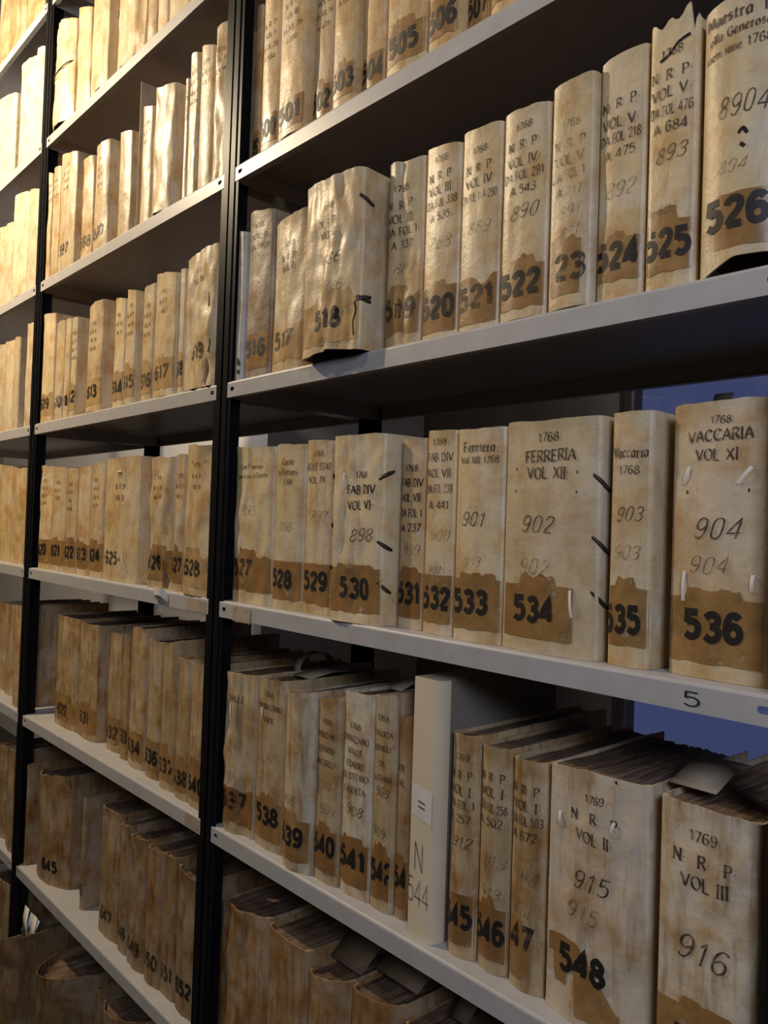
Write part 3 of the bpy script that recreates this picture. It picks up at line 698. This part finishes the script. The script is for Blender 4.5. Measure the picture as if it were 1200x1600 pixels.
SPEC = {
 (2, 'A', '515'): dict(number='5', stamp_v=.012, tape=None, color=(.50, .47, .42), lines=[], bulge=.001, stamp_u=.012),
 (2, 'A', '516'): dict(lines=ttl('1768', 'INDICE DI', 'SAN LEUCIO', top=.262, h=.010, step=.018), color=(.25, .19, .125), dirt=.5),  # shade on this spine is painted in as a darker base colour
 (2, 'A', '517'): dict(lines=nrp('I.', top=.205), stamp_u=.012, worn=True, fold=1, crumple=.003, tape='LIGHT'),
 (2, 'A', '518'): dict(lines=nrp('II.', top=.215), cursive=[('886', .128, .020, .42, 0), ('886', .09, .018, .5, 1)], lift=lambda t: .006 * math.sin(3.1 * t) ** 2, stamp_u=.042, crumple=.0045, fold=2, worn=False, tape='LIGHT', ties=[('R', .222, -.014), ('R', .075, -.006), ('R', .07, .006)], hair=[[(.128, .02), (.126, .04), (.131, .055), (.128, .068)]]),
 (2, 'A', '519'): dict(lines=nrp('III.', 'DA FOL 1.', 'A 337', top=.215), cursive=[('887', .10, .018, .3, 1)], fold=2, crumple=.003, worn=True),
 (2, 'A', '520'): dict(lines=nrp('III.', 'DA FOL 338', 'A 535', top=.232), cursive=[('888', .115, .020, .2, 1)], tape='TAPE', stamp_v=.024, tape_v=(.006, .066)),
 (2, 'A', '521'): dict(lines=nrp('IV.', 'DA FOL 1. A 290', top=.222), cursive=[('889', .118, .018, .25, 1)], worn=True, stamp_v=.024, tape_v=(.006, .066)),
 (2, 'A', '522'): dict(lines=nrp('IV.', 'DA FOL 291', 'A 543', top=.226), cursive=[('890', .116, .020, .25, 0)], worn=False, stamp_v=.026, tape_v=(.012, .062)),
 (2, 'A', '523'): dict(number='23', lines=nrp('V.', 'DA FOL 1.', 'A 217', top=.205), cursive=[('891', .100, .016, .25, 1), ('891', .078, .014, .3, 1)], stamp_u=.012, stamp_v=.03, tape_u=(.006, .046), worn=True, inkp='F'),
 (2, 'A', '524'): dict(lines=nrp('V.', 'DA FOL 218', 'A 475', top=.23)[1:], cursive=[('892', .11, .02, .2, 1)], stamp_v=.032, tape_v=(.02, .065)),
 (2, 'A', '525'): dict(lines=nrp('V.', 'DA FOL 476', 'A 684', top=.238), cursive=[('893', .128, .018, .2, 0), ('893', .075, .012, .25, 1)], stamp_v=.03, tape_v=(.016, .068),
     tear=lambda u, w: (.014 * max(0, 1 - abs(u / w - .8) / .22) - (.030 * max(0, 1 - abs(u / w - .90) / .06)) + .004 * math.sin(u * 300)), hair=[[(.014, .236), (.024, .240), (.034, .249), (.046, .253)]], dirt=.4),
 (2, 'A', '526'): dict(lines=[('Maestra T', .240, .013, 'roman'), ('della Generosa', .224, .010, 'roman'), ('iscrizione 1768', .208, .010, 'roman')], cursive=[('8904', .145, .024, .28, 0), ('894', .092, .014, .3, 1)], lift=lambda t: .013 * max(0, min(1, (t - .12) / .4)), stamp_u=.010, stamp_v=.040, tape_v=(.022, .074), tape_u=(.02, .0745), residue=False, bulge=.012, hair=[[(.042, .128), (.046, .132), (.05, .126)], [(.044, .118), (.048, .114)]]),
 (3, 'A', '527'): dict(lines=[('Conte Francesco', .233, .009, 'roman'), ('San Leucio in Caserta', .216, .009, 'roman')], cursive=[('895', .15, .02, .3, 1)], fold=2, crumple=.003, worn=True, stamp_u=.012, stamp_v=.045, tape_v=(.02, .085)),
 (3, 'A', '528'): dict(lines=[('Conte', .236, .012, 'roman'), ('a Ferrieri', .22, .012, 'roman'), ('1768', .203, .010, 'roman')], cursive=[('896', .125, .018, .25, 1)], stamp_u=.002, stamp_v=.034),
 (3, 'A', '529'): dict(lines=ttl('1768', 'REALE STAT', 'VOL IX.', top=.246), cursive=[('897', .142, .02, .3, 1)], stamp_u=.006, stamp_v=.036, tape='TAPE', dirt=.4),
 (3, 'A', '530'): dict(loff=.13, lines=[(a, b_, c, d) for a, b_, c, d in ttl('1768', 'FAB DIV', 'VOL VI.', top=.208, h=.014, step=.023)], cursive=[('898', .114, .022, .45, 0)], fold=2, crumple=.0035, stamp_u=.030, stamp_v=.034, ties=[('R', .118, -.012), ('R', .062, -.016), ('L', .215, -.01), ('L', .142, -.01), ('L', .078, -.006), ('R', .205, .012)], laces=[(.036, .192, .036, .215)], worn=False, inkp='S'),
 (3, 'A', '531'): dict(lines=ttl('1768', 'FAB DIV', 'VOL VII.', 'DA FOL 1', 'A 237', top=.217), cursive=[('899', .10, .018, .25, 1)], stamp_v=.034, color=(.55, .40, .22), tape='DARK', inkp='S'),
 (3, 'A', '532'): dict(lines=ttl('1768', 'FAB DIV', 'VOL VII.', 'DA FOL 238', 'A 441', top=.249), cursive=[('900', .122, .018, .25, 1), ('900', .078, .012, .2, 0)], stamp_v=.032),
 (3, 'A', '533'): dict(lines=[('Ferriera', .237, .014, 'roman'), ('Vol XIII 1768', .222, .010, 'roman')], cursive=[('901', .142, .021, .18, 0), ('933', .09, .014, .25, 1)], stamp_u=.002, stamp_v=.034),
 (3, 'A', '534'): dict(lines=[('1768', .242, .012, 'roman'), ('FERRERIA', .219, .015, 'roman'), ('VOL XII.', .200, .015, 'roman')], cursive=[('902', .135, .023, .22, 0), ('902', .088, .022, .20, 1)], stamp_u=.021, stamp_v=.034, tape_u=(.006, .104), tape_v=(.016, .077), ties=[('R', .203, -.018), ('R', .135, -.018), ('R', .075, -.018)], dirt=.15, hair=[[(.018, .212), (.0195, .212)], [(.018, .186), (.0195, .186)], [(.104, .206), (.1055, .206)], [(.104, .184), (.1055, .184)]], laces=[(.103, .045, .100, .075)]),
 (3, 'A', '535'): dict(lines=[('Vaccaria', .220, .013, 'roman'), ('1768', .203, .010, 'roman')], cursive=[('903', .15, .018, .2, 0), ('903', .11, .018, .15, 1)], stamp_u=-.005, stamp_v=.034, tape_v=(.022, .083)),
 (3, 'A', '536'): dict(lines=[('1768', .250, .0085, 'roman'), ('VACCARIA', .232, .013, 'roman'), ('VOL XI.', .214, .013, 'roman')], cursive=[('904', .134, .024, .26, 0), ('904', .10, .02, .22, 1)], stamp_u=.019, stamp_v=.036, tape_u=(.001, .096), tape_v=(.015, .079), laces=[(.014, .190, .020, .208), (.070, .190, .083, .206), (.017, .074, .018, .104), (.085, .088, .086, .104)], dirt=.25, color=(.58, .45, .27), hair=[[(.018, .183), (.0195, .183)], [(.08, .184), (.0815, .184)]]),
 (4, 'A', '537'): dict(fold=2, crumple=.004, stamp_v=.04, worn=True, lines=[('VALLE', .225, .012, 'roman')], tape='DARK', laces=[(.03, .22, .034, .185)]),
 (4, 'A', '538'): dict(lines=ttl('1768', 'PROBAZZANO', 'VARIE', top=.248, h=.010), cursive=[('905', .14, .018, .4, 1)], stamp_u=.012, stamp_v=.04, laces=[(.02, .228, .022, .212)]),
 (4, 'A', '539'): dict(lines=[], cursive=[('906', .098, .018, .1, 1)], stamp_u=.002, bulge=.012, color=(.55, .46, .32)),
 (4, 'A', '540'): dict(lines=ttl('1768', 'DUBAZZANO', 'ERARIO', 'MAZZARELLA', top=.235, h=.0105), cursive=[('907', .135, .018, .3, 1), ('907', .10, .018, .3, 1)], stamp_v=.04, tape='DARK'),
 (4, 'A', '541'): dict(lines=ttl('1768', 'DUBAZZANO', 'VALLE', 'ERARIO', 'DE STEFANO', 'CASERTA', top=.240, h=.0105, step=.0185), cursive=[('908', .115, .018, .25, 0)], stamp_v=.038, tape='DARK', color=(.60, .52, .38)),
 (4, 'A', '542'): dict(lines=ttl('1768', 'CASERTA', 'ERARIO', 'DE', 'STEFANO', top=.262, h=.009), cursive=[('909', .155, .016, .2, 0), ('909', .1, .016, .1, 0)], stamp_v=.038, tape='DARK', stamp_u=.004),
 (4, 'A', '543'): dict(number='54', lines=[('DE', .20, .01, 'roman'), ('AL', .18, .01, 'roman')], stamp_u=.001, stamp_v=.04, tape='DARK', color=(.32, .21, .10)),
 (4, 'A', '545'): dict(lines=nrp('I.', 'DA FOL 1', 'A 257.', y='1769', top=.243), cursive=[('912', .133, .016, .25, 0)], stamp_v=.035, tape='DARK', bulge=.009),
 (4, 'A', '546'): dict(lines=nrp('I.', 'DA FOL 258', 'A 502.', y='1769', top=.252)[1:], cursive=[('913', .125, .016, .3, 1), ('913', .088, .016, .2, 1)], stamp_v=.035, tape='DARK', bulge=.009),
 (4, 'A', '547'): dict(number='547', lines=nrp('I.', 'DA FOL 503', 'A 672.', y='1769', top=.25)[1:], cursive=[('914', .125, .016, .3, 1), ('914', .083, .014, .2, 1)], stamp_u=-.008, tape_fn=lambda t: (.012 + .02 * max(0, t - .4), .082 if t < .5 else max(.036, .082 - (t - .5) * .22)), tape_u=(.0008, .036), stamp_v=.045, bulge=.010, worn=True),
 (4, 'A', '548'): dict(lines=[('1769', .242, .010, 'roman'), ('N   R   P.', .220, .013, 'roman'), ('VOL II.', .199, .014, 'roman')], cursive=[('915', .145, .024, .30, 0), ('915', .112, .022, .24, 1)], stamp_u=.022, stamp_v=.050, tape_u=(.006, .098), tape_fn=lambda t: (.066 if t < .10 else .034 if t < .26 else .060 - .1 * (t - .26) if t < .36 else .010, .086 if t < .36 else max(.030, .086 - (t - .36) * .14)), worn=False, crumple=.003, laces=[(.017, .205, .017, .222), (.083, .214, .088, .230)], dirt=.55, color=(.58, .49, .36), hair=[[(.088, .272), (.0905, .272)]]),
 (4, 'A', '549'): dict(lines=[('1769.', .240, .012, 'roman'), ('N.  R.  P.', .216, .014, 'roman'), ('VOL III', .193, .015, 'roman')], cursive=[('916', .122, .028, .22, 0)], stamp_u=.022, stamp_v=.028, tape_u=(.002, .099), tape_v=(.01, .078), dirt=.75, color=(.60, .51, .37), crumple=.0025),
 (1, 'A', '499'): dict(lines=[], color=(.38, .26, .12)),
 (1, 'B', '597'): dict(tape=None, stamp_u=.02), (1, 'B', '598'): dict(tape='LIGHT', worn=True), (1, 'B', '599'): dict(tape=None, worn=True, number='600', fold=1), (1, 'B', '600'): dict(number=None, tape=None),
 (2, 'B', '612'): dict(number='12', tape='LIGHT'), (2, 'B', '610'): dict(number='610', tape=None), (2, 'B', '611'): dict(number='11', tape=None), (2, 'B', '619'): dict(crumple=.006, fold=2, tape=None, stamp_u=.03, stamp_v=.055, worn=True, lines=ttl('1770', 'VOL IV', top=.22), hair=[[(.106, .062), (.110, .075), (.112, .085)]]),
 (3, 'B', '625'): dict(number='-625-', stamp_u=.01, tape=None, lines=[('1771', .23, .01, 'roman'), ('N. R. P.', .205, .013, 'roman'), ('VOL II', .18, .013, 'roman')], laces=[(.075, .243, .098, .243), (.115, .06, .135, .025)]),
 (3, 'B', '626'): dict(crumple=.006, fold=2, stamp_u=.012), (3, 'B', '628'): dict(crumple=.004, stamp_u=.012, tape='LIGHT', fold=1, hair=[[(.03, .25), (.032, .25)], [(.075, .25), (.077, .25)]]),
 (3, 'B', '627'): dict(number='627', stamp_u=-.002, crumple=.003),
 (4, 'B', '633'): dict(number='633', color=(.34, .22, .10)), (5, 'B', '645'): dict(stamp_u=.115, bulge=.035, crumple=.002, pages_drop=.004, th=.003), (0, 'B', 'a'): dict(bulge=.018, crumple=.004),
 (6, 'B', 'a'): dict(bulge=.032, crumple=.003, th=.003, pages_drop=.02, page_rough=.03), (6, 'B', 'b'): dict(bulge=.09, crumple=.002, th=.003, pages_drop=.02, page_rough=.03), (6, 'B', 'd'): dict(bulge=.03),
 (5, 'B', 'w'): dict(bulge=.001), (1, 'B', 'g'): dict(crumple=.004, fold=1), (1, 'B', 'k'): dict(crumple=.004, fold=1), (0, 'B', 'd'): dict(crumple=.004, fold=1, ties=[('L', .13, .05)]),
 (5, 'A', 'a'): dict(fold=1, crumple=.003), (5, 'A', 'c'): dict(bulge=.016), (5, 'A', 'd'): dict(bulge=.014),
}
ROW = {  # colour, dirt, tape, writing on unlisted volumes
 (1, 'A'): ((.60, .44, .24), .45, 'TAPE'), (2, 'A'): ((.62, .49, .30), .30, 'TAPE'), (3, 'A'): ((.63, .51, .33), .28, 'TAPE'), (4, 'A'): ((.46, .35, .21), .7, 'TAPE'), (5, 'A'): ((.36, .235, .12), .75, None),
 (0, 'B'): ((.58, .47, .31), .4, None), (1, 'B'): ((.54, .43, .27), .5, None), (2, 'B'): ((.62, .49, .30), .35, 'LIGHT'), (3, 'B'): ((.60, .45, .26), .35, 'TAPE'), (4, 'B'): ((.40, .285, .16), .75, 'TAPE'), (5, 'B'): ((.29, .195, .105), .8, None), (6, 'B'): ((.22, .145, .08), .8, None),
 (-1, 'C'): ((.34, .25, .15), .5, None), (0, 'C'): ((.60, .53, .42), .15, None), (1, 'C'): ((.58, .50, .38), .3, None), (2, 'C'): ((.58, .48, .34), .35, None), (3, 'C'): ((.52, .37, .19), .5, None), (4, 'C'): ((.44, .31, .17), .7, None), (5, 'C'): ((.32, .22, .12), .7, None), (6, 'C'): ((.26, .175, .09), .7, None),  # far left top row: shade from its shelf is put into the darker colour
}
BAYN = {'A': 'right', 'B': 'middle', 'C': 'far left'}
SHN = {('A', 1): 'top', ('A', 2): 'second', ('A', 3): 'third', ('A', 4): 'fourth', ('A', 5): 'bottom',
       ('B', 0): 'top', ('B', 1): 'second', ('B', 2): 'third', ('B', 3): 'fourth', ('B', 4): 'fifth', ('B', 5): 'sixth', ('B', 6): 'bottom',
       ('C', -1): 'top', ('C', 0): 'second', ('C', 1): 'third', ('C', 2): 'fourth', ('C', 3): 'fifth', ('C', 4): 'sixth', ('C', 5): 'seventh', ('C', 6): 'bottom'}
ORD = ['first', 'second', 'third', 'fourth', 'fifth', 'sixth', 'seventh', 'eighth', 'ninth', 'tenth', 'eleventh', 'twelfth', 'thirteenth']
def word(w): return 'thin' if w < .045 else ('thick' if w > .105 else 'medium')
def tone(c, d): return 'cream' if sum(c) > 1.42 else ('tan' if sum(c) > 1.0 else 'brown')
from collections import Counter
cnt = Counter((t[0], t[1]) for t in TABLE); seen = Counter()
EXTRA = {}
for n, (sh, bay, i, x0, x1, s, h0, h1) in enumerate(TABLE):
    if (sh, bay, i) == (4, 'A', '544'): EXTRA['544'] = (x0, x1, s, h0, h1); seen[sh, bay] += 1; continue
    r = random.Random(n * 13 + 5)
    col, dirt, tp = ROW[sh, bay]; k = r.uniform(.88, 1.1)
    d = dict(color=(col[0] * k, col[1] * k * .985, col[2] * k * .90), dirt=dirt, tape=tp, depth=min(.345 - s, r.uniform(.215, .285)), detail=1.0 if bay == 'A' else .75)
    if i.isdigit(): d['number'] = i
    if bay != 'A':
        d['worn'] = r.random() < .6; d['crumple'] = r.uniform(.001, .003)
        if sh in (1, 2, 3) and bay == 'B' and r.random() < .8: d['lines'] = [(t, (h0 - .045) - .02 * q, .0095, 'roman') for q, t in enumerate(('1770', 'N. R. P.', 'VOL ' + r.choice(('I', 'II', 'III', 'IV', 'V')), 'DA FOL')[:r.randint(3, 4)])]
        if sh in (1, 2, 4, 5): d['stamp_v'] = r.uniform(.026, .036)
    elif sh == 1: d['lines'] = [(t, .215 - .02 * q, .010, 'roman') for q, t in enumerate(('N. R. P.', 'VOL ' + r.choice(('I', 'II', 'III')), 'DA FOL ' + str(r.randint(1, 400)), 'A ' + str(r.randint(400, 800))))]; d['stamp_v'] = .022; d['tape_v'] = (.012, .06)
    d.update(SPEC.get((sh, bay, i), {}))
    if sh == 1 and bay == 'C' or sh == 0: d['number'] = d.get('number')
    if d.get('inkp') == 'S': d['inkp'] = INK_STAMP
    elif d.get('inkp') == 'F': d['inkp'] = INK_FAINT
    k_ = seen[sh, bay]; seen[sh, bay] += 1
    place = '%s from left, %s shelf, %s bay' % (ORD[k_], SHN[bay, sh], BAYN[bay])
    t_ = tone(d['color'], dirt); w_ = word(x1 - x0); nb = (d.get('number') or '').strip('-')
    lab = '%s %s parchment volume%s, %s' % (w_, t_, (' stamped ' + nb) if len(nb) == 3 else '', place)
    if sh in (4, 5, 6): d.setdefault('pages_drop', .004)
    grp = 'parchment volumes on the %s shelf of the %s bay' % (SHN[bay, sh], BAYN[bay])
    h0 = min(h0, .362); h1 = min(h1, .362)
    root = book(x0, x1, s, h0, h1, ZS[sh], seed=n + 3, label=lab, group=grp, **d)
    EXTRA[sh, bay, i] = root

b_ = EXTRA[0, 'B', 'a']; w_ = next(t[4] - t[3] for t in TABLE if t[:3] == (0, 'B', 'a'))
m = MB(); m.tube([((-.5 + i / 16) * (w_ + .004), .018 * ((2 * i / 16 - 1) ** 2 - .75) - .0045 + .02 * (abs(2 * i / 16 - 1) ** 8), .135 + .02 * (i / 16) ** 2) for i in range(17)], .0016)
m.build('cord', CORD, b_)
# ------------------------------------------------------------ the pale box that stands in for volume 544
x0, x1, s, h0, h1 = EXTRA['544']; w = x1 - x0 - .004
bx = empty('document_box', ((x0 + x1) / 2, s, ZS[4] + .0004), 'tall cream document box marked N 544 standing among the volumes', 'box')
m = MB(); P = []
pr = [(-w / 2, .25), (-w / 2, .003), (-w / 2 + .003, 0), (w / 2 - .009, 0), (w / 2 - .006, .0006), (w / 2 - .002, .006), (w / 2, .016), (w / 2, .022)]
for p in pr: P.append([(p[0], p[1], h0 * j / 6) for j in range(7)])
m.grid(P); n = len(m.v); m.v += [(p[0], p[1], h0) for p in pr] ; m.v.append((w / 2, .25, h0)); m.f.append(tuple(range(n, n + len(pr) + 1)))
m.build('shell', CREAM, bx, angle=35)
m = MB(); m.quad((w / 2, .022, 0), (w / 2, .25, 0), (w / 2, .25, h0 - .0002), (w / 2, .022, h0 - .0002)); m.quad((w / 2, .25, 0), (-w / 2, .25, 0), (-w / 2, .25, h0), (w / 2, .25, h0))
o = m.build('cloth_side', CLOTH, bx, smooth=False); o['label'] = 'dull woven cloth side'
sf = lambda e: (lambda u, v: (u - w / 2, -e, v))
m = MB(); f = sf(.0006); m.quad(f(.004, .158), f(.041, .150), f(.041, .193), f(.004, .198)); pl = m.build('paper_label', PAPER, bx, smooth=False); pl['label'] = 'small white paper square'
m = MB(); write(m, '=', .016, .166, .018, sf(.0012), 'marker', width=.014, slope=-.25); m.build('handwritten_mark', INK_MARK, pl, smooth=False)
m = MB(); write(m, 'N', .012, .088, .036, sf(.0006), 'pen', width=.016, slope=-.1); write(m, '544', .002, .046, .032, sf(.0006), 'pen', width=.038, slope=-.12)
m.build('handwriting', INK_PEN, bx, smooth=False)

# ------------------------------------------------------------ loose things
def strip_thing(name, pts, width, mat, label, cat, thick=.0008, group=None):
    """a bent strip of parchment or paper following pts, spread along x"""
    b0 = Vector(pts[0]); m = MB()
    m.grid([[tuple(Vector(p) - b0 + Vector((q, 0, 0))) for q in (-width / 2, 0, width / 2)] for p in pts])
    o = m.build(name, mat, smooth=True, loc=b0); o.modifiers.new('thick', 'SOLIDIFY').thickness = thick
    o['label'] = label; o['category'] = cat
    if group: o['group'] = group
    return o
# metal divider on the second shelf of the middle bay
m = MB(); m.box(-.0009, .0009, 0, .25, .0, .325); m.box(-.03, -.0009, .01, .25, 0, .0012)
o = m.build('shelf_divider', OLDPAPER, smooth=False, loc=(-.4085, .008, ZS[1] + .0004)); o['label'] = 'thin upright divider board between tan volumes on the middle bay second shelf'; o['category'] = 'divider'
# parchment flaps lying on the heads of the fourth-shelf volumes
z4 = ZS[4]
arc = [(.075 + .03 * i / 10, .16 + .05 * math.cos(math.pi * i / 10), z4 + .272 + .030 * math.sin(math.pi * i / 10)) for i in range(11)]
strip_thing('curled_parchment_strip', arc, .022, OLDPAPER, 'curled parchment strip arching over the heads of volumes 537 and 538', 'paper strip')
def flap(pts, w_, label, mat=OLDPAPER, name='parchment_flap', cat='paper flap'): return strip_thing(name, pts, w_, mat, label, cat, .0007)
flap([(.175, .07, z4 + .278), (.172, .12, z4 + .284), (.165, .17, z4 + .281)], .05, 'loose parchment flap lying on the head of volume 538')
flap([(.405, .07, z4 + .296), (.40, .11, z4 + .306), (.392, .16, z4 + .300)], .03, 'small loose parchment flap lying between the heads of volumes 541 and 542')
flap([(.875, .05, z4 + .279), (.872, .10, z4 + .291), (.865, .16, z4 + .285)], .05, 'loose parchment flap on the head of volume 549')
z5 = ZS[5]
flap([(.315, .07, z5 + .258), (.318, .10, z5 + .285), (.322, .15, z5 + .305), (.325, .19, z5 + .31)], .075, 'brown loose sheet sticking up from the third volume of the right bay bottom shelf', BROWNPAPER)
flap([(.44, .06, z5 + .292), (.437, .09, z5 + .305), (.432, .14, z5 + .312), (.43, .20, z5 + .305)], .085, 'pale curved sheet sticking up from the fourth volume of the right bay bottom shelf', BROWNPAPER)
flap([(.55, .07, z5 + .285), (.555, .09, z5 + .31), (.57, .12, z5 + .318)], .03, 'small dark curl of paper on the last volume of the right bay bottom shelf', BROWNPAPER)
flap([(.846, .15, .268), (.847, .153, .296), (.848, .157, .306)], .022, 'small brown paper marker sticking up behind the head of volume 536')
flap([(.15, .15, .27), (.135, .19, .305), (.11, .23, .31)], .018, 'narrow parchment tab rising behind the heads of volumes 527 and 528')
z6 = ZS[6]
for (x, y, zz, tilt, mt, lb) in ((-.950, .012, .225, .03, PAPER_B, 'bluish paper sheet sticking up at the left of the bottom bundle'), (-.915, .008, .232, -.02, PAPER, 'white paper sheet sticking up in the middle of the bottom bundle'),
                                 (-.880, .004, .236, .02, PAPER_B, 'bluish paper sheet leaning at the right of the bottom bundle'), (-.850, .002, .240, -.01, PAPER, 'white paper scrap at the right end of the bottom bundle')):
    strip_thing('paper_sheet', [(x, y, z6 + zz), (x + tilt, y + .004, z6 + zz + .035), (x + tilt * 1.4, y + .012, z6 + zz + .062)], .032, mt, lb, 'paper', .0006, 'loose papers in the bottom bundle')
